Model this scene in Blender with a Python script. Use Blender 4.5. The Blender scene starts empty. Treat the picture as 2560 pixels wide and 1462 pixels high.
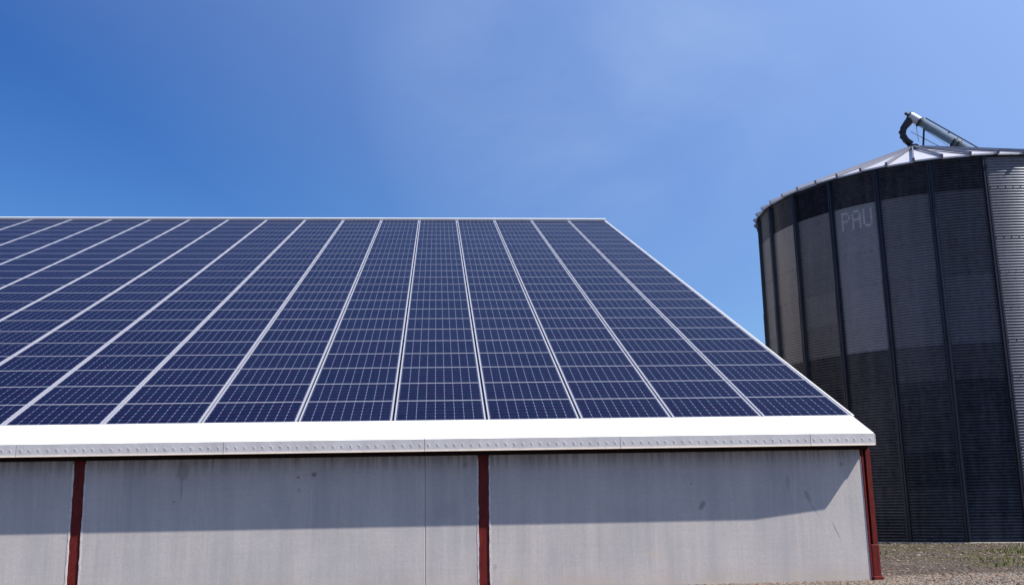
import bpy, math, random
from mathutils import Vector, Matrix

sc = bpy.context.scene
C = sc.collection
R = math.radians
random.seed(11)

# ------------------------------------------------------------------ camera
EH = 1.28                                   # eye height above the gravel
F_PX, PITCH, YAW, ROLL = 2520.36, 0.2051, 0.0755, -0.0182
fw = Vector((math.sin(YAW)*math.cos(PITCH), math.cos(YAW)*math.cos(PITCH), math.sin(PITCH)))
rt = Vector((math.cos(YAW), -math.sin(YAW), 0))
up = rt.cross(fw)
c_, s_ = math.cos(ROLL), math.sin(ROLL)
r2 = rt*c_ + up*s_
u2 = up*c_ - rt*s_
cam = bpy.data.cameras.new('camera')
cam.sensor_width = 36
cam.lens = 36*F_PX/2560
cam.clip_start = .1
cam.clip_end = 6000
camo = bpy.data.objects.new('camera', cam)
C.objects.link(camo)
m = Matrix.Identity(4)
for i in range(3):
    m[i][0] = r2[i]; m[i][1] = u2[i]; m[i][2] = -fw[i]
m[0][3], m[1][3], m[2][3] = 0, 0, EH
camo.matrix_world = m
sc.camera = camo

# ------------------------------------------------------------------ light
SUN = Vector((2.6, -1.0, 3.26)).normalized()
EL = math.asin(SUN.z)
AZ = math.atan2(SUN.x, SUN.y)               # clockwise from +Y
world = bpy.data.worlds.new('World')
sc.world = world
world.use_nodes = True
nt = world.node_tree
nt.nodes.clear()
def wn(t, **k):
    n = nt.nodes.new(t)
    for a, b in k.items(): setattr(n, a, b)
    return n
sky = wn('ShaderNodeTexSky', sky_type='NISHITA', sun_disc=False, sun_elevation=EL, sun_rotation=AZ,
         altitude=100, air_density=1.0, dust_density=0.6, ozone_density=3.0)
bg = wn('ShaderNodeBackground'); bg.inputs[1].default_value = 0.083
wo = wn('ShaderNodeOutputWorld')
tc = wn('ShaderNodeTexCoord')
mp = wn('ShaderNodeMapping'); mp.inputs['Rotation'].default_value = (0.3, 0.5, 0.9); mp.inputs['Scale'].default_value = (1.6, 4.2, 2.4)
no1 = wn('ShaderNodeTexNoise'); no1.inputs['Scale'].default_value = 2.3; no1.inputs['Detail'].default_value = 7; no1.inputs['Roughness'].default_value = .55; no1.inputs['Distortion'].default_value = .35
cr = wn('ShaderNodeMapRange'); cr.inputs[1].default_value = .25; cr.inputs[2].default_value = .70; cr.inputs[3].default_value = 0; cr.inputs[4].default_value = .21
cr.interpolation_type = 'SMOOTHSTEP'
mx = wn('ShaderNodeMix', data_type='RGBA'); mx.inputs[7].default_value = (4.3, 5.5, 7.4, 1)
L = nt.links.new
L(tc.outputs['Generated'], mp.inputs[0]); L(mp.outputs[0], no1.inputs['Vector']); L(no1.outputs[0], cr.inputs[0])
# the thin cirrus thickens around one direction only
dt = wn('ShaderNodeVectorMath', operation='DOT_PRODUCT')
cd = Vector((.15, .90, .41)).normalized(); dt.inputs[1].default_value = cd
nm_ = wn('ShaderNodeVectorMath', operation='NORMALIZE')
L(tc.outputs['Generated'], nm_.inputs[0]); L(nm_.outputs[0], dt.inputs[0])
cm = wn('ShaderNodeMapRange'); cm.inputs[1].default_value = .972; cm.inputs[2].default_value = .9995; cm.inputs[3].default_value = .05; cm.inputs[4].default_value = 1.0
L(dt.outputs['Value'], cm.inputs[0])
mm = wn('ShaderNodeMath', operation='MULTIPLY'); L(cr.outputs[0], mm.inputs[0]); L(cm.outputs[0], mm.inputs[1])
sp_ = wn('ShaderNodeSeparateColor'); L(sky.outputs[0], sp_.inputs[0])
cb_ = wn('ShaderNodeCombineColor')
for ch, (gm, kk) in enumerate(((1.75, .235), (1.40, .42), (1.0, .98))):     # clear, dry air: deeper blue than the default atmosphere
    pw = wn('ShaderNodeMath', operation='POWER'); ml = wn('ShaderNodeMath', operation='MULTIPLY')
    L(sp_.outputs[ch], pw.inputs[0]); pw.inputs[1].default_value = gm; L(pw.outputs[0], ml.inputs[0]); ml.inputs[1].default_value = kk; L(ml.outputs[0], cb_.inputs[ch])
# a thin veil of high cloud, denser on the sun's side
dv = wn('ShaderNodeVectorMath', operation='DOT_PRODUCT'); dv.inputs[1].default_value = SUN
L(nm_.outputs[0], dv.inputs[0])
vm = wn('ShaderNodeMapRange'); vm.inputs[1].default_value = -.12; vm.inputs[2].default_value = .48; vm.inputs[3].default_value = 0; vm.inputs[4].default_value = .80
L(dv.outputs['Value'], vm.inputs[0])
veil = wn('ShaderNodeMix', data_type='RGBA'); veil.inputs[7].default_value = (2.75, 4.1, 7.3, 1)
L(vm.outputs[0], veil.inputs[0]); L(cb_.outputs[0], veil.inputs[6]); L(veil.outputs[2], mx.inputs[6]); L(mm.outputs[0], mx.inputs[0])
L(mx.outputs[2], bg.inputs[0]); L(bg.outputs[0], wo.inputs[0])

sl = bpy.data.lights.new('sun', 'SUN'); sl.energy = 5.0; sl.angle = R(.53); sl.color = (1, .95, .88)
so = bpy.data.objects.new('sun', sl); C.objects.link(so)
so.rotation_euler = SUN.to_track_quat('Z', 'Y').to_euler()
so.location = (0, 0, 60)
sc.view_settings.view_transform = 'Standard'
sc.view_settings.look = 'None'
sc.view_settings.exposure = 0.72
sc.view_settings.gamma = 1

# ------------------------------------------------------------------ helpers
class MB:
    """collects geometry for one mesh object"""
    def __init__(s): s.v = []; s.f = []; s.m = []
    def poly(s, pts, mi=0):
        b = len(s.v); s.v += [tuple(p) for p in pts]; s.f.append(list(range(b, b+len(pts)))); s.m.append(mi)
    def hexa(s, p, mi=0):                    # 8 corners: bottom 4 ccw, top 4 ccw
        b = len(s.v); s.v += [tuple(q) for q in p]
        for f in ((3,2,1,0),(4,5,6,7),(0,1,5,4),(1,2,6,5),(2,3,7,6),(3,0,4,7)):
            s.f.append([b+i for i in f]); s.m.append(mi)
    def box(s, x0, x1, y0, y1, z0, z1, mi=0):
        s.hexa([(x0,y0,z0),(x1,y0,z0),(x1,y1,z0),(x0,y1,z0),(x0,y0,z1),(x1,y0,z1),(x1,y1,z1),(x0,y1,z1)], mi)
    def bar(s, a, b, w, h, upv=(0,0,1), mi=0):
        a, b = Vector(a), Vector(b); d = (b-a).normalized(); sd = d.cross(Vector(upv)).normalized()*w/2; u = sd.cross(d).normalized()*h/2
        s.hexa([a-sd-u, a+sd-u, b+sd-u, b-sd-u, a-sd+u, a+sd+u, b+sd+u, b-sd+u], mi)
    def tube(s, pts, rad, n=12, caps=True, mi=0):
        pts = [Vector(p) for p in pts]
        if not isinstance(rad, (list, tuple)): rad = [rad]*len(pts)
        prev = None; rings = []
        for i, p in enumerate(pts):
            d = (pts[min(i+1, len(pts)-1)]-pts[max(i-1, 0)]).normalized()
            if prev is None: a = d.orthogonal().normalized()
            else: a = (prev - d*prev.dot(d)).normalized()
            prev = a; bn = d.cross(a)
            b0 = len(s.v)
            for k in range(n):
                t = 2*math.pi*k/n; s.v.append(tuple(p+(a*math.cos(t)+bn*math.sin(t))*rad[i]))
            rings.append(b0)
        for i in range(len(rings)-1):
            for k in range(n):
                s.f.append([rings[i]+k, rings[i]+(k+1) % n, rings[i+1]+(k+1) % n, rings[i+1]+k]); s.m.append(mi)
        if caps:
            s.f.append([rings[0]+k for k in range(n)][::-1]); s.m.append(mi)
            s.f.append([rings[-1]+k for k in range(n)]); s.m.append(mi)
    def build(s, name, mats, parent=None, smooth=False, bevel=0, smooth_angle=None):
        me = bpy.data.meshes.new(name); me.from_pydata(s.v, [], s.f)
        if not isinstance(mats, (list, tuple)): mats = [mats]
        for mt in mats: me.materials.append(mt)
        me.polygons.foreach_set('material_index', s.m)
        if smooth: me.polygons.foreach_set('use_smooth', [True]*len(me.polygons))
        me.update()
        o = bpy.data.objects.new(name, me); C.objects.link(o)
        if parent: o.parent = parent
        if bevel:
            b = o.modifiers.new('b', 'BEVEL'); b.width = bevel; b.segments = 2; b.limit_method = 'ANGLE'; b.angle_limit = R(40)
        return o

def tag(o, label=None, cat=None, group=None, kind=None):
    if label: o['label'] = label
    if cat: o['category'] = cat
    if group: o['group'] = group
    if kind: o['kind'] = kind
    return o
def empty(name, loc=(0,0,0)):
    o = bpy.data.objects.new(name, None); C.objects.link(o); o.location = loc; o.empty_display_size = .2
    return o

class G:
    """tiny node-graph helper"""
    def __init__(s, name):
        s.mat = bpy.data.materials.new(name); s.mat.use_nodes = True
        s.t = s.mat.node_tree; s.t.nodes.clear()
        s.out = s.t.nodes.new('ShaderNodeOutputMaterial'); s.b = s.t.nodes.new('ShaderNodeBsdfPrincipled')
        s.t.links.new(s.b.outputs[0], s.out.inputs[0]); s.tc = s.t.nodes.new('ShaderNodeTexCoord')
        s.obj = s.tc.outputs['Object']
    def _in(s, sock, v):
        if isinstance(v, bpy.types.NodeSocket): s.t.links.new(v, sock)
        elif v is not None:
            if sock.type == 'RGBA' and len(v) == 3: v = (*v, 1)
            sock.default_value = v
    def n(s, t, **k):
        q = s.t.nodes.new(t)
        for a, b in k.items(): setattr(q, a, b)
        return q
    def set(s, k, v): s._in(s.b.inputs[k], v); return s
    def math(s, op, a, b=None, c=None, clamp=False):
        q = s.n('ShaderNodeMath', operation=op, use_clamp=clamp)
        for i, v in enumerate((a, b, c)):
            if v is not None: s._in(q.inputs[i], v)
        return q.outputs[0]
    def scale(s, v=None, sc=(1,1,1), loc=(0,0,0), rot=(0,0,0)):
        q = s.n('ShaderNodeMapping'); s._in(q.inputs[0], v or s.obj); q.inputs['Scale'].default_value = sc; q.inputs['Location'].default_value = loc; q.inputs['Rotation'].default_value = rot
        return q.outputs[0]
    def noise(s, v=None, sc=5, det=4, ro=.55, dist=0):
        q = s.n('ShaderNodeTexNoise'); s._in(q.inputs['Vector'], v or s.obj); q.inputs['Scale'].default_value = sc; q.inputs['Detail'].default_value = det; q.inputs['Roughness'].default_value = ro; q.inputs['Distortion'].default_value = dist
        return q.outputs[0]
    def voro(s, v=None, sc=5, feat='F1', out='Color'):
        q = s.n('ShaderNodeTexVoronoi', feature=feat); s._in(q.inputs['Vector'], v or s.obj); q.inputs['Scale'].default_value = sc
        return q.outputs[out]
    def map(s, v, a, b, c=0., d=1., smooth=False):
        q = s.n('ShaderNodeMapRange'); s._in(q.inputs[0], v)
        for i, x in enumerate((a, b, c, d)): s._in(q.inputs[i+1], x)
        if smooth: q.interpolation_type = 'SMOOTHSTEP'
        return q.outputs[0]
    def mix(s, f, a, b, mode='MIX'):
        q = s.n('ShaderNodeMix', data_type='RGBA', blend_type=mode); s._in(q.inputs[0], f); s._in(q.inputs[6], a); s._in(q.inputs[7], b)
        return q.outputs[2]
    def sep(s, v=None):
        q = s.n('ShaderNodeSeparateXYZ'); s._in(q.inputs[0], v or s.obj); return q.outputs
    def bump(s, h, st=.3, dist=.01):
        q = s.n('ShaderNodeBump'); q.inputs['Strength'].default_value = st; q.inputs['Distance'].default_value = dist; s._in(q.inputs['Height'], h)
        s.t.links.new(q.outputs[0], s.b.inputs['Normal']); return s

# ------------------------------------------------------------------ materials
def mat_concrete():
    g = G('concrete')
    st = g.noise(g.scale(sc=(1.9, 1.9, .16)), 2.4, 5, .6)                 # vertical weather streaks
    st2 = g.noise(g.scale(sc=(9, 9, .5)), 2.0, 4, .6)
    bl = g.noise(sc=1.1, det=5, ro=.6)
    fine = g.noise(sc=38, det=5, ro=.7)
    hz = g.noise(g.scale(sc=(.3, .3, 7)), 3.0, 3, .5)
    col = g.mix(g.map(st, .32, .70), (.50, .475, .455), (.375, .37, .375))
    col = g.mix(g.map(st2, .45, .75, 0, .40), col, (.32, .32, .33))
    col = g.mix(g.map(bl, .40, .70, 0, .45), col, (.54, .52, .50))
    col = g.mix(g.map(hz, .5, .75, 0, .22), col, (.35, .345, .35))
    col = g.mix(g.map(fine, .35, .70, 0, .38), col, (.30, .295, .29))
    pits = g.voro(sc=26, out='Distance')
    col = g.mix(g.map(pits, .0, .10, .30, 0), col, (.16, .16, .16))
    x, y, z = g.sep()[:3]
    # soil splash along the ground, darker streaks towards the top edge
    foot = g.math('MULTIPLY', g.map(z, .0, .34, 1, 0, True), g.map(g.noise(sc=3.2, det=5), .30, .68))
    col = g.mix(g.math('MULTIPLY', foot, .6), col, (.43, .36, .29))
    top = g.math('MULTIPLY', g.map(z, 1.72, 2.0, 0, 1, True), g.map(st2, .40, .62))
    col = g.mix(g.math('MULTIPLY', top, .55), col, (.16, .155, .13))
    # single stains and knocks
    def spot(col, sx, sz, rx, rz, c, a, tilt=0.):
        dx = g.math('SUBTRACT', x, sx); dz = g.math('SUBTRACT', z, sz)
        dx = g.math('SUBTRACT', dx, g.math('MULTIPLY', dz, tilt))
        wob = g.math('MULTIPLY', g.math('SUBTRACT', g.noise(sc=14, det=3), .5), 1.1)
        d = g.math('SQRT', g.math('ADD', g.math('POWER', g.math('DIVIDE', dx, rx), 2.), g.math('POWER', g.math('DIVIDE', dz, rz), 2.)))
        return g.mix(g.math('MULTIPLY', g.map(g.math('ADD', d, wob), .45, 1.25, 1, 0, True), a*.65), col, c)
    for sx, sz, rx, rz, c, a, tl in [
        (-1.87, .47, .045, .04, (.05,.06,.05), .85, 0), (-2.11, .43, .028, .022, (.05,.05,.05), .85, 0), (-2.09, .24, .035, .03, (.2,.2,.19), .6, 0),
        (4.08, -.09, .05, .075, (.10,.10,.10), .75, .5), (3.93, .24, .02, .025, (.08,.08,.08), .7, 0),
        (5.76, .02, .04, .10, (.13,.13,.13), .6, -.4), (5.86, -.20, .02, .10, (.16,.16,.16), .5, -.6),
        (6.17, -.50, .013, .17, (.10,.10,.11), .75, -.42), (5.46, .24, .04, .13, (.16,.16,.16), .45, 0),
        (-3.83, .55, .10, .16, (.12,.11,.07), .55, 0), (-3.83, .30, .022, .20, (.15,.13,.10), .55, 0), (-3.93, .10, .02, .02, (.1,.1,.1), .7, 0),
        (.10, -.10, .18, .16, (.24,.24,.25), .35, 0), (.42, .58, .05, .06, (.12,.12,.12), .5, .5), (6.34, .50, .035, .05, (.12,.12,.12), .6, 0),
        (.86, -.95, .03, .05, (.18,.18,.17), .5, 0), (-9.4, .1, .2, .3, (.2,.2,.2), .4, 0), (3.3, -.80, .16, .06, (.55,.44,.34), .35, 0)]:
        col = spot(col, sx, sz+EH, rx, rz, c, a, tl)
    col = g.mix(1., col, (1.11, 1.06, 1.03), 'MULTIPLY')
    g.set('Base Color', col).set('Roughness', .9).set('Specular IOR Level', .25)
    h = g.math('ADD', g.math('MULTIPLY', fine, .6), g.math('MULTIPLY', st2, .5))
    g.bump(h, .35, .006)
    return g.mat

def mat_red():
    g = G('red_oxide_paint')
    n = g.noise(g.scale(sc=(6, 6, 1.2)), 4, 5, .65); f = g.noise(sc=45, det=4, ro=.7)
    col = g.mix(g.map(n, .35, .68), (.150, .012, .008), (.080, .008, .008))
    col = g.mix(g.map(g.noise(g.scale(sc=(14, 14, 2.0)), 5, 4, .7), .58, .72, 0, .6), col, (.27, .085, .06))
    col = g.mix(g.map(f, .55, .75, 0, .6), col, (.07, .02, .015))
    g.set('Base Color', col).set('Roughness', .6).set('Specular IOR Level', .2).bump(f, .25, .004)
    return g.mat

def mat_plain(name, c, rough=.5, metal=0., var=.12, sc=8, bump=.1, stretch=(1,1,1), spec=.5):
    g = G(name)
    n = g.noise(g.scale(sc=stretch), sc, 5, .6); f = g.noise(sc=sc*9, det=3)
    c2 = tuple(x*(1-var*2.2) for x in c)
    col = g.mix(g.map(n, .35, .7), c, c2)
    col = g.mix(g.map(f, .5, .8, 0, .35), col, tuple(x*.6 for x in c))
    g.set('Base Color', col).set('Roughness', g.map(n, .3, .7, rough*.85, min(1, rough*1.15))).set('Metallic', metal).set('Specular IOR Level', spec)
    if bump: g.bump(f, bump, .004)
    return g.mat

CW, CH = .156, .156                                # solar cell pitch
PW, PH = 1.472, 1.0387                             # panel outline
NX, NY = 9, 6
def mat_cells():
    g = G('solar_cells')
    x, y, z = g.sep()[:3]
    px, py = (PW-.075)/NX, (PH-.075)/NY
    u = g.math('ADD', g.math('DIVIDE', x, px), NX/2+100); v = g.math('ADD', g.math('DIVIDE', y, py), NY/2+100)
    fu, fv = g.math('FRACT', u), g.math('FRACT', v)
    cu, cv = g.math('FLOOR', u), g.math('FLOOR', v)
    du = g.math('MULTIPLY', g.math('SUBTRACT', .5, g.math('ABSOLUTE', g.math('SUBTRACT', fu, .5))), px)  # metres to the cell edge
    dv = g.math('MULTIPLY', g.math('SUBTRACT', .5, g.math('ABSOLUTE', g.math('SUBTRACT', fv, .5))), py)
    corner = g.math('LESS_THAN', g.math('ADD', du, dv), .0145)
    lu = g.math('LESS_THAN', du, .0015); lv = g.math('LESS_THAN', dv, .0005)
    gap = g.math('MAXIMUM', corner, g.math('MAXIMUM', lu, lv))
    inside = g.math('MULTIPLY', g.math('LESS_THAN', g.math('ABSOLUTE', x), PW/2-.037), g.math('LESS_THAN', g.math('ABSOLUTE', y), PH/2-.037))
    inv = g.math('SUBTRACT', 1., inside)
    # two bus bars along each cell
    b1 = g.math('LESS_THAN', g.math('ABSOLUTE', g.math('SUBTRACT', g.math('ABSOLUTE', g.math('SUBTRACT', fv, .5)), .25)), .006)
    oi = g.n('ShaderNodeObjectInfo')
    wnz = g.n('ShaderNodeTexWhiteNoise', noise_dimensions='4D')
    cmb = g.n('ShaderNodeCombineXYZ'); g._in(cmb.inputs[0], cu); g._in(cmb.inputs[1], cv)
    g._in(wnz.inputs['Vector'], cmb.outputs[0]); g._in(wnz.inputs['W'], g.math('MULTIPLY', oi.outputs['Random'], 90.))
    col = g.mix(wnz.outputs['Value'], (.0008, .0024, .0190), (.0036, .0018, .0210))
    w2 = g.n('ShaderNodeSeparateColor'); g._in(w2.inputs[0], wnz.outputs['Color'])
    col = g.mix(g.map(w2.outputs[1], .6, 1., 0, .6), col, (.0022, .0065, .023))
    col = g.mix(g.map(oi.outputs['Random'], 0, 1, 0, .45), col, (.0040, .0052, .025))
    col = g.mix(g.math('MULTIPLY', b1, .04), col, (.12, .14, .22))
    col = g.mix(g.math('MULTIPLY', gap, .80), col, (.25, .28, .42))
    col = g.mix(inv, col, (.005, .006, .018))
    dust = g.noise(sc=2.2, det=5)
    g.set('Base Color', g.mix(g.map(dust, .35, .8, .0, .004), col, (.40, .40, .42)))
    g.set('Roughness', .26).set('Specular IOR Level', .03).set('IOR', 1.45)
    g.set('Coat Weight', .022).set('Coat Roughness', .08)
    return g.mat

M = dict(
    concrete=mat_concrete(), red=mat_red(), cells=mat_cells(),
    alu=mat_plain('anodised_aluminium', (.38, .38, .43), .42, .15, .06, 10, .05),
    rail=mat_plain('rail_in_shadow', (.045, .045, .05), .6, .2, .1, 6, .05),
    roof=mat_plain('dark_roof_sheet', (.05, .052, .06), .55, .1, .1, 3, .1),
    white=mat_plain('white_coated_sheet', (.74, .71, .66), .40, 0, .03, 2.5, .04, (1, 1, 1)),
    fascia=mat_plain('fascia_sheet', (.57, .545, .54), .45, 0, .09, 5, .08, (1, 1, .3)),
    cream=mat_plain('cream_edge', (.72, .60, .50), .55, 0, .08, 9, .08),
    mortar=mat_plain('pale_sealant', (.68, .62, .60), .85, 0, .16, 22, .3),
    ventgrey=mat_plain('vent_shadow_grey', (.34, .33, .36), .6, 0, .1, 9, .05),
    brown=mat_plain('dark_brown_paint', (.022, .007, .005), .7, 0, .1, 8, .1, (1,1,1), .2),
    dark=mat_plain('dark_painted_steel', (.018, .022, .04), .5, .3, .15, 8, .1),
    galv=mat_plain('galvanised_steel', (.50, .51, .52), .38, .55, .10, 6, .08),
    roofgalv=mat_plain('bright_roof_zinc', (.47, .46, .49), .50, .05, .07, 3, .08),
    black=mat_plain('black_rubber_hose', (.012, .013, .014), .5, 0, .1, 12, .1),
    footing=mat_plain('footing_concrete', (.36, .34, .32), .9, 0, .15, 5, .3),
    seam=mat_plain('seam_zinc', (.16, .17, .22), .5, .2, .1, 4, .08),
    green=mat_plain('auger_tube_zinc', (.42, .45, .42), .34, .6, .13, 4, .08, (1, 1, 1)),
)

def mat_ground():
    g = G('gravel_ground')
    f = g.noise(sc=26, det=6, ro=.75); b = g.noise(sc=.45, det=6, ro=.6); md = g.noise(sc=2.2, det=6, ro=.65)
    vc = g.voro(sc=21); vd = g.voro(sc=21, out='Distance'); vc2 = g.voro(sc=50)
    bw = g.n('ShaderNodeRGBToBW'); g._in(bw.inputs[0], vc)
    bw2 = g.n('ShaderNodeRGBToBW'); g._in(bw2.inputs[0], vc2)
    col = g.mix(g.map(md, .35, .7), (.034, .026, .021), (.066, .052, .043))
    col = g.mix(g.map(bw.outputs[0], .35, .75, 0, .8), col, (.115, .092, .076))
    col = g.mix(g.map(bw2.outputs[0], .5, .8, 0, .5), col, (.045, .038, .032))
    col = g.mix(g.map(f, .55, .8, 0, .6), col, (.06, .05, .04))
    # moss and thin grass
    x, y, z = g.sep()[:3]
    rust = g.map(g.noise(g.scale(sc=(.7, 1.2, 1), loc=(3, 7, 0)), 1.3, 5, .65), .52, .66)
    col = g.mix(g.math('MULTIPLY', rust, .55), col, (.115, .055, .040))
    pale = g.map(g.noise(g.scale(sc=(.6, 1.1, 1), loc=(8, 2, 0)), 1.7, 5, .65), .54, .68)
    col = g.mix(g.math('MULTIPLY', pale, .5), col, (.21, .18, .155))
    side = g.math('MULTIPLY', g.map(x, 8.6, 12.0, 0, 1, True), g.map(y, 15.5, 17.2, 0, 1))
    moss = g.math('MULTIPLY', side, g.map(g.noise(g.scale(sc=(.5, 1, 1)), 1.0, 6, .65), .42, .52))
    col = g.mix(g.math('MULTIPLY', moss, .9), col, (.062, .058, .010))
    g.set('Base Color', col).set('Roughness', .95).set('Specular IOR Level', .2)
    g.bump(g.math('ADD', g.math('MULTIPLY', f, .7), g.math('MULTIPLY', vd, -.8)), .8, .03)
    return g.mat

def mat_stone():
    g = G('loose_stones')
    oi = g.n('ShaderNodeAttribute', attribute_name='tone')
    col = g.mix(oi.outputs['Fac'], (.018, .013, .011), (.27, .23, .195))
    f = g.noise(sc=40, det=3); hu = g.noise(sc=5, det=2); hv = g.noise(g.scale(loc=(5, 5, 5)), 6, 2)
    col = g.mix(g.map(hv, .54, .70, 0, .5), col, g.mix(1., col, (1.25, .72, .58), 'MULTIPLY'))
    col = g.mix(g.map(hu, .45, .65), g.mix(1., col, (1.08, .93, .78), 'MULTIPLY'), g.mix(1., col, (.88, .98, 1.05), 'MULTIPLY'))
    g.set('Base Color', g.mix(g.map(f, .4, .7, 0, .3), col, (.10, .08, .07))).set('Roughness', .9)
    return g.mat

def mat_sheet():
    """galvanised wall sheet: sheet ageing plus painted-in sun brightness and warm sheen (face attributes)"""
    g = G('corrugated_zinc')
    a = g.n('ShaderNodeAttribute', attribute_name='finish_and_sun')
    w = g.n('ShaderNodeAttribute', attribute_name='warm_sheen')
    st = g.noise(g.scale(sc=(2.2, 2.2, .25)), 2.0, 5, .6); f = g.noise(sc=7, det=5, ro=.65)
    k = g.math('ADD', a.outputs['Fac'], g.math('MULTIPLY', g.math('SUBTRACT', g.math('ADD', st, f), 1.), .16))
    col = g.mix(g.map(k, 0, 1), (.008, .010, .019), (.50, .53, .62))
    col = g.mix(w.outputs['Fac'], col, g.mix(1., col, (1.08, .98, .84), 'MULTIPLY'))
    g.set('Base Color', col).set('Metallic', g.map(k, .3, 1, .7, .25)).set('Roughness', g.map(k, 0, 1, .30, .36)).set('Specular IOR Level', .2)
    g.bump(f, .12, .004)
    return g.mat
M['ground'] = mat_ground(); M['stone'] = mat_stone(); M['sheet'] = mat_sheet()
gg = G('grass_blades'); gg.set('Base Color', gg.mix(gg.map(gg.noise(sc=3, det=3), .35, .65), (.045, .085, .012), (.17, .15, .035))).set('Roughness', .7); M['grass'] = gg.mat

# ------------------------------------------------------------------ ground
g = MB()
xs = [-900, -60, -20, 0, 6, 10, 14, 18, 24, 60, 900]; ys = [-900, -60, 0, 10, 14, 18, 22, 26, 32, 60, 900]
for i in range(10):
    for j in range(10):
        g.poly([(xs[i], ys[j], 0), (xs[i+1], ys[j], 0), (xs[i+1], ys[j+1], 0), (xs[i], ys[j+1], 0)])
tag(g.build('ground', M['ground']), 'brown gravelly yard between the barn and the silo', 'ground', kind='structure')

# ------------------------------------------------------------------ barn with solar roof
SL = .4051; cs, sn = math.cos(SL), math.sin(SL)
X0, Y0, Z0 = 6.8348, 16.2974, 1.3125+EH       # right / lower / surface corner of the panel field
PX, PY = 1.51, 1.0427
NC, NR = 20, 24
XL = X0-NC*PX-.03
Yr, Zr = Y0+NR*PY*cs, Z0+NR*PY*sn             # ridge line at panel surface
YF, ZFT, ZFB = 15.37, .957+EH, .778+EH        # fascia
YW = 15.70
barn = tag(empty('barn', (0, YW, 0)), 'long low farm barn with pale concrete wall, red posts and a roof of solar panels', 'barn')
def bp(mb, name, mat, **k):                    # a barn part; mesh given in world coordinates
    o = mb.build(name, mat, barn, **k); o.matrix_parent_inverse = Matrix.Translation((0, -YW, 0)); return o

# wall panels between the posts (each bay its own slab)
posts = [-23.36, -17.33, -11.31, -5.335, .697]
ZT = .725+EH
def slab(x0, x1, y0=YW, y1=YW+.16):
    w = MB(); w.box(x0, x1, y0, y1, -.25, ZT); return bp(w, 'wall_panel', M['concrete'], bevel=.008)
edges = [XL] + posts + [6.745]
for i in range(len(edges)-1):
    a = edges[i]+(.085 if i else 0); b = edges[i+1]-.085
    if i == 4: slab(a, -.1945); slab(-.1915, b)
    else: slab(a, b)
# posts: I-sections set back between the slabs, with pale sealant either side
def wavy_strip(x, w, z0, z1, y, d):
    s = MB(); n = 26; rr = random.Random(int(x*1000))
    pr = None
    for i in range(n+1):
        z = z0+(z1-z0)*i/n; a = x-w/2*(1+rr.uniform(-.5, .35)); b = x+w/2*(1+rr.uniform(-.35, .5))
        cur = [(a, y, z), (b, y, z), (b, y+d, z), (a, y+d, z)]
        if pr:
            s.poly([pr[0], pr[1], cur[1], cur[0]]); s.poly([pr[1], pr[2], cur[2], cur[1]]); s.poly([pr[3], pr[0], cur[0], cur[3]])
        pr = cur
    return s
for x in posts:
    p = MB()
    p.box(x-.080, x+.080, YW+.012, YW+.026, -.2, ZT)
    p.box(x-.005, x+.005, YW+.0265, YW+.19, -.2, ZT)
    p.box(x-.080, x+.080, YW+.1905, YW+.204, -.2, ZT)
    po = bp(p, 'post', M['red'], bevel=.003)
    for sx in (-1, 1):
        st = wavy_strip(x+sx*.092, .024, 0, ZT-.05, YW-.004, .02)
        bp(st, 'joint_sealant', M['mortar'])
# corner post: narrow flange, shaded throat, set back plate, boxed-in foot
p = MB()
p.box(6.672, 6.706, YW-.012, YW+.22, -.05, ZT)
p.box(6.7063, 6.7995, YW+.11, YW+.122, -.05, ZT)
p.box(6.752, 6.832, YW+.014, YW+.109, .55, ZT)
cpo = bp(p, 'corner_post', M['red'], bevel=.004)
b = MB(); b.box(6.712, 6.842, YW-.004, YW+.105, -.05, .545); b.box(6.700, 6.862, YW-.03, YW+.13, -.06, .07)
bp(b, 'post_base', M['red'], bevel=.012)
s = wavy_strip(6.664, .018, 0, ZT-.1, YW-.002, .02); bp(s, 'joint_sealant', M['mortar'])

# eave beam and soffit
b = MB(); b.box(XL, 6.79, YW-.05, YW+.20, ZT+.003, ZT+.10); bp(b, 'eave_beam', M['brown'])
b = MB(); b.box(XL, 6.78, YF+.065, YW-.053, ZFB+.02, ZFB+.032); bp(b, 'soffit', M['brown'])

# roof deck (thin slab under the panels), front and rear slopes
def on(x, k, h=0.):                            # point on the front slope: x, metres up the slope, height above panel surface
    return Vector((x, Y0+k*cs-h*sn, Z0+k*sn+h*cs))
LS = NR*PY
d = MB(); T = -.11
d.hexa([on(XL, -.9, T-.05), on(X0+.018, -.9, T-.05), on(X0+.018, LS-.05, T-.05), on(XL, LS-.05, T-.05), on(XL, -.9, T), on(X0+.018, -.9, T), on(X0+.018, LS-.05, T), on(XL, LS-.05, T)])
for i in range(int((X0-XL)/.30)):              # standing trapezoid ribs of the deck
    x = XL+.15+i*.30
    d.hexa([on(x-.03, -.8, T+.001), on(x+.03, -.8, T+.001), on(x+.03, LS-.1, T+.001), on(x-.03, LS-.1, T+.001), on(x-.018, -.8, T+.034), on(x+.018, -.8, T+.034), on(x+.018, LS-.1, T+.034), on(x-.018, LS-.1, T+.034)])
bp(d, 'roof_deck', M['roof'])
d = MB(); YB = 2*Yr-Y0; 
d.hexa([(XL, Yr, Zr-.17), (X0+.018, Yr, Zr-.17), (X0+.018, YB+.8, Z0-.5), (XL, YB+.8, Z0-.5), (XL, Yr, Zr-.11), (X0+.018, Yr, Zr-.11), (X0+.018, YB+.8, Z0-.44), (XL, YB+.8, Z0-.44)])
bp(d, 'rear_roof', M['roof'])
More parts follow.
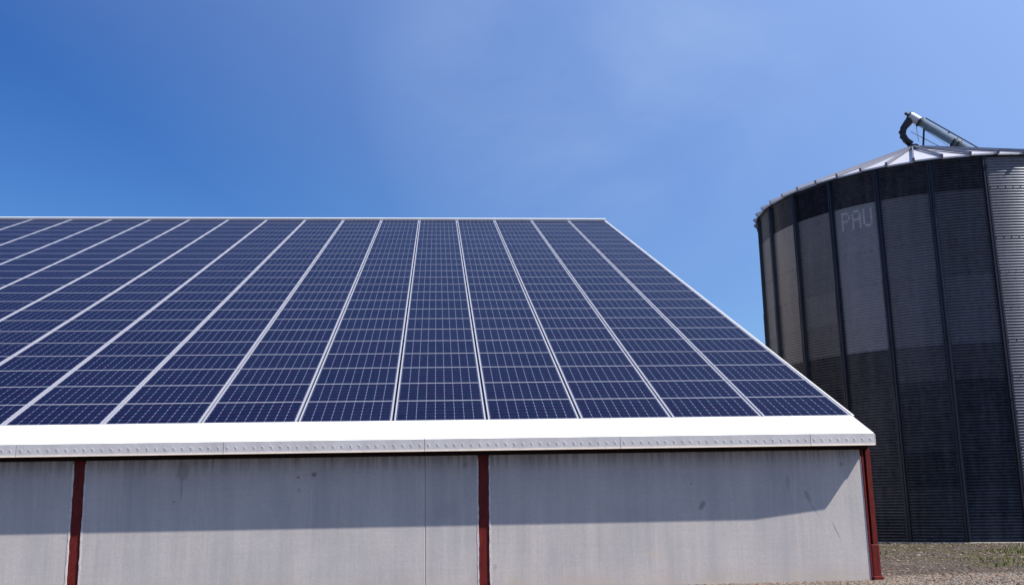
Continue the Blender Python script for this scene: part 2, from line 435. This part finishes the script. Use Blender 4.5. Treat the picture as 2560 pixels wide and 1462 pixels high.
# ridge cap and verge trim
d = MB()
d.hexa([on(XL, LS+.004, -.02), on(X0+.03, LS+.004, -.02), on(X0+.03, LS+.16, -.02), on(XL, LS+.16, -.02), on(XL, LS+.004, .075), on(X0+.03, LS+.004, .075), on(X0+.03, LS+.16, .075), on(XL, LS+.16, .075)])
bp(d, 'ridge_cap', M['white'], bevel=.01)
d = MB()
d.hexa([on(X0+.004, -.02, -.14), on(X0+.034, -.02, -.14), on(X0+.034, LS+.16, -.14), on(X0+.004, LS+.16, -.14), on(X0+.004, -.02, .004), on(X0+.034, -.02, .004), on(X0+.034, LS+.16, .004), on(X0+.004, LS+.16, .004)])
bp(d, 'verge_trim', M['white'], bevel=.004)
# gable and rear walls
d = MB()
d.poly([(6.742, YW+.23, -.05), (6.742, YB, -.05), (6.742, YB, Z0-.3), (6.742, Yr, Zr-.19), (6.742, YW+.23, Z0-.75)])
d.poly([(6.60, YW+.23, -.05), (6.60, YW+.23, Z0-.75), (6.60, Yr, Zr-.19), (6.60, YB, Z0-.3), (6.60, YB, -.05)])
d.poly([(6.60, YW+.23, -.05), (6.742, YW+.23, -.05), (6.742, YW+.23, Z0-.75), (6.60, YW+.23, Z0-.75)])
bp(d, 'gable_wall', M['concrete'])
d = MB(); d.box(XL, 6.742, YB-.0, YB+.16, -.05, Z0-.35); bp(d, 'rear_wall', M['concrete'])
d = MB(); d.poly([(XL, YW+.23, -.05), (XL, YB, -.05), (XL, YB, Z0-.3), (XL, Yr, Zr-.19), (XL, YW+.23, Z0-.75)]); bp(d, 'gable_wall', M['concrete'])

# eave flashing: sloping white apron and upright fascia, in 3 m lengths
joints = [XL]+[5.754-2.975*i for i in range(11)][::-1]+[6.80]
joints = [j for j in joints if j >= XL]; 
joints = sorted(set(joints))
if joints[1]-joints[0] < .5: joints.pop(1)
for i in range(len(joints)-1):
    a, b = joints[i]+.0035, joints[i+1]-.0035
    last = i == len(joints)-2
    ty = .043 if last else 0.                   # the end length is sprung back towards the wall
    def fy(x): return YF+ty*(x-a)/(b-a) if last else YF
    ap = MB()
    top0 = on(a, -.004, -.002); top1 = on(b+(.03 if last else 0), -.004, -.002)
    th = Vector((0, .006, -.012))
    q = [(a, fy(a), ZFT), (b, fy(b), ZFT), top1, top0]
    q = [Vector(t) for t in q]
    ap.hexa([q[0]+th, q[1]+th, q[2]+th, q[3]+th, q[0], q[1], q[2], q[3]])
    bp(ap, 'eave_apron', M['white'])
    fa = MB()
    zt, zb = ZFT-.0025, ZFB
    def P3(x, z, o=0.): return Vector((x, fy(x)-o, z))
    fa.hexa([P3(a, zb, 0), P3(b, zb, 0), P3(b, zb, -.012), P3(a, zb, -.012), P3(a, zt, 0), P3(b, zt, 0), P3(b, zt, -.012), P3(a, zt, -.012)])
    # folded lower lip
    fa.hexa([P3(a, zb-.004, .010), P3(b, zb-.004, .010), P3(b, zb-.004, -.03), P3(a, zb-.004, -.03), P3(a, zb+.016, .006), P3(b, zb+.016, .006), P3(b, zb+.016, .0005), P3(a, zb+.016, .0005)], 1)
    # a row of pressed half-moon vents
    n = int(round((b-a)/.131)); zc = (zt+zb)/2-.006
    rr = random.Random(i)
    for k in range(n):
        xc = a+(k+.5)*(b-a)/n+rr.uniform(-.009, .009)
        hh = .036+rr.uniform(-.006, .004); ww = .036+rr.uniform(-.008, .006)
        arc = []
        for t in range(9):                      # half moon opening to the left
            an = R(125-250*t/8)
            arc.append((xc-.008+ww*math.cos(an)-.25*hh*math.sin(an), zc+hh*math.sin(an)))
        for t in range(8):
            (xa, za), (xb, zb2) = arc[t], arc[t+1]
            xi, zi = xc-.018, zc
            fa.poly([P3(xi+(xa-xi)*.45, zi+(za-zi)*.45, .0024), P3(xi+(xb-xi)*.45, zi+(zb2-zi)*.45, .0024), P3(xb, zb2, .0005), P3(xa, za, .0005)][::-1])
            fa.poly([P3(xi, zi, .0008), P3(xi+(xb-xi)*.45, zi+(zb2-zi)*.45, .0024), P3(xi+(xa-xi)*.45, zi+(za-zi)*.45, .0024)], 2)
    bp(fa, 'fascia', [M['fascia'], M['cream'], M['ventgrey']])
# end cap of the eave
e = MB(); e.hexa([(6.801, YF+.045, ZFB+.01), (6.812, YF+.045, ZFB+.01), (6.835, YF+.9, ZFB+.06), (6.824, YF+.9, ZFB+.06), (6.801, YF+.045, ZFT-.02), (6.812, YF+.045, ZFT-.02), (6.835, Y0-.02, Z0-.05), (6.824, Y0-.02, Z0-.05)])
bp(e, 'eave_end_cap', M['fascia'])

# ------------------------------------------------------------------ solar panels
def frame_mesh():
    mb = MB(); w, h, f = PW/2, PH/2, .0125; z0, z1 = -.040, 0.
    mb.box(-w, w, -h, -h+f, z0, z1); mb.box(-w, w, h-f, h, z0, z1)
    mb.box(-w, -w+f+.0135, -h+f+.0005, h-f-.0005, z0, z1-.0005); mb.box(w-f-.0135, w, -h+f+.0005, h-f-.0005, z0, z1-.0005)
    return mb
def glass_mesh():
    mb = MB(); w, h = PW/2-.0265, PH/2-.013; mb.box(-w, w, -h, h, -.010, -.0035); return mb
rotm = Matrix.Rotation(SL, 4, 'X')
ordn = ['first', 'second', 'third', 'fourth', 'fifth', 'sixth', 'seventh', 'eighth', 'ninth', 'tenth', 'eleventh', 'twelfth', 'thirteenth', 'fourteenth',
        'fifteenth', 'sixteenth', 'seventeenth', 'eighteenth', 'nineteenth', 'twentieth', 'twenty-first', 'twenty-second', 'twenty-third', 'twenty-fourth']
proto = None
rest = []
def seen(i, k):
    lim = {10: 3, 11: 7, 12: 10, 13: 14, 14: 17, 15: 21}
    return i < 10 or (i in lim and k >= lim[i])
for i in range(NC):
    for k in range(NR):
        ctr = on(X0-(i+.5)*PX, (k+.5)*PY, .0)
        if not seen(i, k): rest.append(ctr); continue
        if proto is None:
            root = empty('solar_panel'); fr = frame_mesh().build('frame', M['alu'], root); gl = glass_mesh().build('cell_glass', M['cells'], root)
            proto = (root, fr, gl)
        else:
            root = proto[0].copy(); C.objects.link(root)
            for q in proto[1:]:
                cpy = q.copy(); C.objects.link(cpy); cpy.parent = root
        jr = random.Random(i*100+k)
        root.matrix_world = Matrix.Translation(ctr) @ rotm @ Matrix.Rotation(R(jr.uniform(-.12, .12)), 4, 'X') @ Matrix.Rotation(R(jr.uniform(-.12, .12)), 4, 'Y')
        lab = 'solar panel in the %s row above the eave, %s column from the right edge' % (ordn[k], ordn[i])
        tag(root, lab, 'solar panel', 'solar panels covering the barn roof')
mb = MB(); fm, gm = frame_mesh(), glass_mesh()
for ctr in rest:
    for src, mi in ((fm, 0), (gm, 1)):
        b0 = len(mb.v)
        for v in src.v: mb.v.append(tuple(ctr + rotm.to_3x3() @ Vector(v)))
        for f in src.f: mb.f.append([b0+t for t in f]); mb.m.append(mi)
tag(mb.build('solar_panels', [M['alu'], M['galvglass'] if 'galvglass' in M else M['roof']]), 'more dark solar panels filling the far left end of the barn roof', 'solar panels', kind='stuff')

# ------------------------------------------------------------------ silo
CX, CY, RS, ZS = 16.69, 31.93, 5.62, 9.466+EH
A0, ST = 3.205, math.pi/12
NCR = 132; pitch = ZS/NCR; AMP = .021
silo = tag(empty('grain_silo', (CX, CY, 0)), 'round corrugated zinc grain silo with upright ribs and shallow cone roof', 'silo')
seams = [ZS-.977*t for t in (1, 2.5, 3.52, 4.52, 5.5, 6.5, 7.5, 8.5, 9.5, 10.3)]+[-9]
def prof(z): return RS+AMP*(2*abs(math.cos(math.pi*z/pitch))**.75-1)
def finish_and_sun(bay, tier):
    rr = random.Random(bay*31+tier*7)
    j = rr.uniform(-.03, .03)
    if 5 <= bay <= 9: return .36+j if tier < 6 else .33+j  # sunlit side: brightness put into the sheet colour on every tier
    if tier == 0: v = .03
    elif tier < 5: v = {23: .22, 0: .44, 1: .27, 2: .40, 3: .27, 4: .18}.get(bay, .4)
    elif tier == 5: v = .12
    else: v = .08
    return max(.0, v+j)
vs, fs, fin, warm_sheen = [], [], [], []
NSEG = 10
sub = 8
nz = NCR*sub
n_a = 24*NSEG
for iz in range(nz+1):
    z = pitch*iz/sub; rr_ = prof(z)
    for ia in range(n_a):
        a = A0+ST*ia/NSEG; vs.append((rr_*math.cos(a), rr_*math.sin(a), z))
for iz in range(nz):
    z = pitch*(iz+.5)/sub
    tier = next(t for t, s2 in enumerate(seams) if z > s2)
    for ia in range(n_a):
        ib = (ia+1) % n_a
        fs.append((iz*n_a+ia, iz*n_a+ib, (iz+1)*n_a+ib, (iz+1)*n_a+ia))
        bay = ia//NSEG
        fin.append(finish_and_sun(bay, tier)); warm_sheen.append({0: .9, 23: .6, 22: .4, 1: .35}.get(bay, .1) if 0 < tier < 6 else 0.)  # warm sheen of the left bays is painted as a tint
me = bpy.data.meshes.new('silo_wall'); me.from_pydata(vs, [], fs)
me.polygons.foreach_set('use_smooth', [True]*len(fs))
for nme, arr in (('finish_and_sun', fin), ('warm_sheen', warm_sheen)):
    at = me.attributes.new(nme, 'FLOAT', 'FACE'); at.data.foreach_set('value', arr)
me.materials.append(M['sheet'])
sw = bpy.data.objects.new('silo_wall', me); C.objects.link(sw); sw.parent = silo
# sheet overlaps with bolt rows
def cyl(a, r, z): return Vector((r*math.cos(a), r*math.sin(a), z))
bm_ = MB()
for s2 in seams[:-1]:
    for k in range(24*7):
        a = A0+ST*(k+.5)/7; p = cyl(a, RS+AMP-.004, s2+.02); o = Vector((math.cos(a), math.sin(a), 0)); t = Vector((-math.sin(a), math.cos(a), 0))*.009
        u = Vector((0, 0, .009)); q = p+o*.012
        bm_.hexa([p-t*1.4-u*1.4-o*.02, p+t*1.4-u*1.4-o*.02, p+t*1.4+u*1.4-o*.02, p-t*1.4+u*1.4-o*.02, q-t-u, q+t-u, q+t+u, q-t+u])
bm_.build('bolts', M['dark'], silo)
# upright stiffeners, a hat section in three lengths
def rib_mesh():
    r_ = MB(); w, d_ = .072, .095
    zs = [0.02, 3.8, 7.4, ZS-.03]
    for i in range(3):
        ww, dd = w+(.008 if i == 1 else 0), d_+(.010 if i == 1 else 0)
        z0, z1 = zs[i], zs[i+1]-.002
        r0 = RS+.004
        sec = [(-ww-.03, r0+.010), (-ww, r0+.010), (-ww*.72, r0+dd), (-.012, r0+dd), (0, r0+dd-.018), (.012, r0+dd), (ww*.72, r0+dd), (ww, r0+.010), (ww+.03, r0+.010), (ww+.03, r0-.01), (-ww-.03, r0-.01)]
        b0 = len(r_.v)
        for z in (z0, z1):
            for (t, rr) in sec: r_.v.append((rr, t, z))
        n = len(sec)
        for k in range(n):
            r_.f.append([b0+k, b0+(k+1) % n, b0+n+(k+1) % n, b0+n+k]); r_.m.append(0)
        r_.f.append([b0+k for k in range(n)][::-1]); r_.m.append(0); r_.f.append([b0+n+k for k in range(n)]); r_.m.append(0)
    return r_
g2 = mat_plain('stiffener_zinc', (.016, .019, .034), .5, .35, .15, 3, .1, (1, 1, .4)); M['rib'] = g2
rib0 = rib_mesh().build('stiffener', M['rib'], silo)
rib0.rotation_euler.z = A0
for k in range(1, 24):
    o = rib0.copy(); C.objects.link(o); o.parent = silo; o.rotation_euler.z = A0+ST*k
# footing
f_ = MB(); n = 96
for k in range(n):
    a, b = 2*math.pi*k/n, 2*math.pi*(k+1)/n
    for (ra, za), (rb, zb) in (((RS+.16, -.05), (RS+.10, .02)), ((RS+.10, .02), (RS-.1, .025))):
        f_.poly([cyl(a, ra, za), cyl(b, ra, za), cyl(b, rb, zb), cyl(a, rb, zb)])
f_.build('footing', M['footing'], silo)
# cone roof of 48 lapped sheets with standing seams
AP = 2.28; OFF = Vector((-.24, .126, 0)); RO = RS+.13; N48 = 48
ro = MB()
for k in range(N48):
    a, b = A0+math.pi/48+2*math.pi*k/N48, A0+math.pi/48+2*math.pi*(k+1)/N48
    lift = .018*(k % 2)
    zo = ZS+.02; h1 = ZS+AP
    p0, p1 = cyl(a, RO, zo+lift), cyl(b, RO, zo+lift); q0, q1 = OFF+cyl(a, .42, h1-.17+lift*.3), OFF+cyl(b, .42, h1-.17+lift*.3)
    ro.poly([p0, p1, q1, q0])
    dn = Vector((0, 0, -.05))
    ro.poly([p0+dn, p1+dn, p1, p0]); ro.poly([q0+dn, q1+dn, p1+dn, p0+dn])
roo = ro.build('roof', M['roofgalv'], silo)
for k in range(N48):
    t_ = A0+math.pi/48+2*math.pi*k/N48
    r_ = MB(); a = cyl(t_, RO+.03, ZS+.075); b = OFF+cyl(t_, .50, ZS+AP-.125)
    r_.bar(a, b, .042, .075)
    o_ = Vector((math.cos(t_), math.sin(t_), 0))
    r_.bar(a-o_*.02-Vector((0, 0, .01)), a+o_*.03-Vector((0, 0, .03)), .07, .10)
    r_.build('roof_rib', M['seam'], roo)
ev = MB()
for k in range(96):
    a, b = 2*math.pi*k/96, 2*math.pi*(k+1)/96
    ev.poly([cyl(a, RS+.03, ZS-.07), cyl(b, RS+.03, ZS-.07), cyl(b, RS+.045, ZS+.01), cyl(a, RS+.045, ZS+.01)])
    ev.poly([cyl(a, RS+.045, ZS+.01), cyl(b, RS+.045, ZS+.01), cyl(b, RO-.01, ZS-.025), cyl(a, RO-.01, ZS-.025)])
ev.build('eave_ring', M['dark'], silo)
cp = MB(); cp.tube([OFF+Vector((0, 0, ZS+AP+q)) for q in (-.20, -.12, -.03, .10)], [.52, .47, .26, .17], 20)
cp.build('roof_collar', M['dark'], silo)
# faint painted letters on the crests of one bay, one row of each letter per crest
glyph = {'P': ['11110', '10001', '10001', '11110', '10000', '10000', '10000'],
         'A': ['01110', '10001', '10001', '11111', '10001', '10001', '10001'],
         'U': ['10001', '10001', '10001', '10001', '10001', '10001', '01110']}
zc0 = pitch*round((ZS-.977-.17)/pitch)
da = .056/RS; a_start = A0+ST*2+.30/RS
M['paint'] = mat_plain('faded_white_lettering', (.44, .44, .48), .6, 0, .15, 10, 0)
for li, ch in enumerate('PAU'):
    le = MB()
    for row in range(7):
        zc = zc0-row*pitch
        for col in range(5):
            if glyph[ch][row][col] == '0': continue
            a = a_start+(li*6.1+col)*da
            for j in range(8):
                z0, z1 = zc-pitch/2+j*pitch/8, zc-pitch/2+(j+1)*pitch/8
                le.poly([cyl(a, prof(z0)+.002, z0), cyl(a+da, prof(z0)+.002, z0), cyl(a+da, prof(z1)+.002, z1), cyl(a, prof(z1)+.002, z1)])
    le.build('letter', M['paint'], silo)

# ------------------------------------------------------------------ auger over the silo roof
nx_, ny_ = CX/math.hypot(CX, CY), CY/math.hypot(CX, CY)
lat = Vector((ny_, -nx_, 0)); dep = Vector((nx_, ny_, 0))
AX = Vector((16.69, 31.93, EH))                # reference point for the measured offsets
def au(l, z, d=0.): return AX+lat*l+dep*d+Vector((0, 0, z))
aug = tag(empty('grain_auger', au(-.35, 11.9)), 'zinc loading auger tube slanting up to the silo top, with black bent spout', 'auger')
def ap_(mb, name, mat, **k):
    o = mb.build(name, mat, aug, **k); o.matrix_parent_inverse = Matrix.Translation(-aug.location); return o
hx, hz = -.20, 12.86; sl_ = -(12.86-11.66)/(1.13+.20)
def tp(l, off=0., d=0.):
    n = Vector((-sl_, 0, 1)).normalized()
    return au(l+n.x*off, hz+(l-hx)*sl_+n.z*off, d)
t = MB(); t.tube([tp(.02), tp(17.5)], .148, 20); ap_(t, 'tube', M['green'], smooth=True)
t = MB(); t.tube([tp(-.27), tp(.015)], .160, 20); ap_(t, 'head', M['galv'])
for l in (.02, 1.02, 1.14):
    t = MB(); t.tube([tp(l-.02), tp(l+.02)], .184, 20); ap_(t, 'clamp_band', M['dark'])
t = MB(); t.tube([tp(-.30), tp(-.27)], .185, 16); t.tube([tp(-.42), tp(-.30)], .055, 10); ap_(t, 'end_plate', M['dark'])
t = MB()
sp = [(-.24, 12.83), (-.36, 12.70), (-.50, 12.54), (-.57, 12.38), (-.55, 12.20), (-.46, 12.04), (-.33, 11.90)]
t.tube([au(*q) for q in sp], [.14, .135, .115, .11, .11, .11, .12], 14); spo = ap_(t, 'spout', M['black'], smooth=True)
for i in (2, 3, 4, 5):
    t = MB(); t.tube([au(*sp[i])+Vector((0, 0, .02)), au(*sp[i])-Vector((0, 0, .02))], .130, 14); o = t.build('spout_ring', M['dark'], aug); o.matrix_parent_inverse = Matrix.Translation(-aug.location)
t = MB(); t.tube([au(.13, 12.40), au(.03, 11.62)], .035, 8); ap_(t, 'prop', M['dark'])
t = MB(); t.tube([au(.22, 12.80, .1), au(.92, 12.19, .1), au(1.72, 11.49, .1), au(3.2, 10.18, .1)], .026, 8)
t.tube([au(.92, 12.19, .1), au(.82, 12.0, .05)], .03, 8); ap_(t, 'side_rail', M['dark'])
t = MB(); t.tube([au(-.12, 12.68), au(-.08, 11.95)], .012, 6); t.tube([au(-.30, 12.35), au(.75, 11.52)], .014, 6); t.tube([au(.13, 12.35), au(.95, 11.52)], .008, 6); ap_(t, 'stay_cable', M['galv'])

# ------------------------------------------------------------------ loose stones and grass
random.seed(5)
vs, fs, tone = [], [], []
def stone(x, y, s, t):
    b = len(vs); rz = random.uniform(0, 6.28); e = random.uniform(.6, 1.0); h = random.uniform(.45, .8)
    ring = 6
    for zz, k in ((-.2, .8), (.25, 1.), (.75, .62)):
        for i in range(ring):
            a = rz+6.283*i/ring; q = s*k*random.uniform(.82, 1.15)
            vs.append((x+q*math.cos(a), y+q*e*math.sin(a), s*h*zz))
    vs.append((x, y, s*h*.95))
    for l in range(2):
        for i in range(ring):
            fs.append((b+l*ring+i, b+l*ring+(i+1) % ring, b+(l+1)*ring+(i+1) % ring, b+(l+1)*ring+i)); tone.append(t)
    for i in range(ring): fs.append((b+2*ring+i, b+2*ring+(i+1) % ring, b+3*ring)); tone.append(t)
for _ in range(17000):
    y = random.uniform(14.3, 30)**1; x = random.uniform(5.9, 15.2)
    if x < 6.9 and y > 15.7: continue
    near = y < 16.6+random.uniform(-.5, .4)
    s = random.choice((.010, .013, .017, .024)) * (1.15 if near else 1)*random.uniform(.8, 1.3)*(1+max(0, y-18)*.03)
    if random.random() < .02: s *= 1.9
    t = random.betavariate(1.1, 3.2) if not near else random.betavariate(2.4, 2)
    if random.random() < .025: t = 1.6
    if random.random() < .004: s *= 2.4
    stone(x, y, s, t)
for _ in range(9000):
    y = random.uniform(14.9, 15.69); x = random.uniform(-.5, 7.2)
    stone(x, y, random.choice((.012, .016, .022))*random.uniform(.8, 1.4), random.betavariate(2.4, 2.0)+(.5 if random.random() < .06 else 0))
for _ in range(5000):
    y = random.uniform(14.2, 16.5); x = random.uniform(6.2, 9.8)
    stone(x, y, random.choice((.012, .016, .022))*random.uniform(.8, 1.4), random.betavariate(2.6, 2.0)+(.5 if random.random() < .06 else 0))
me = bpy.data.meshes.new('gravel'); me.from_pydata(vs, [], fs); at = me.attributes.new('tone', 'FLOAT', 'FACE'); at.data.foreach_set('value', tone)
me.materials.append(M['stone']); o = bpy.data.objects.new('gravel', me); C.objects.link(o)
tag(o, 'loose pale and brown stones lying on the yard beside the barn', 'gravel', kind='stuff')
g = MB()
cl = [(14.0, 22.2, 1.5, 1100), (12.9, 19.2, 1.0, 700), (13.6, 21.2, .8, 180), (11.2, 19.6, .9, 150), (10.2, 18.2, .5, 60), (11.6, 16.6, .8, 120), (9.6, 22.6, .8, 70), (8.6, 27.6, 1.2, 160), (15.2, 24.5, 1.2, 150)]
for cx, cy, rad, n in cl:
    for _ in range(n):
        a = random.uniform(0, 6.28); q = rad*random.random()**.6
        x, y = cx+q*math.cos(a)*1.2, cy+q*math.sin(a)*.8
        h = random.uniform(.03, .10); l = random.uniform(-.05, .05); l2 = random.uniform(-.05, .05); w = random.uniform(.006, .012); t = random.uniform(0, 3.14)
        dx, dy = w*math.cos(t), w*math.sin(t)
        g.poly([(x-dx, y-dy, 0), (x+dx, y+dy, 0), (x+l*.5+dx*.7, y+l2*.5+dy*.7, h*.6), (x+l, y+l2, h), (x+l*.5-dx*.7, y+l2*.5-dy*.7, h*.6)])
tag(g.build('grass', M['grass']), 'sparse low grass growing through the gravel near the silo', 'grass', kind='stuff')
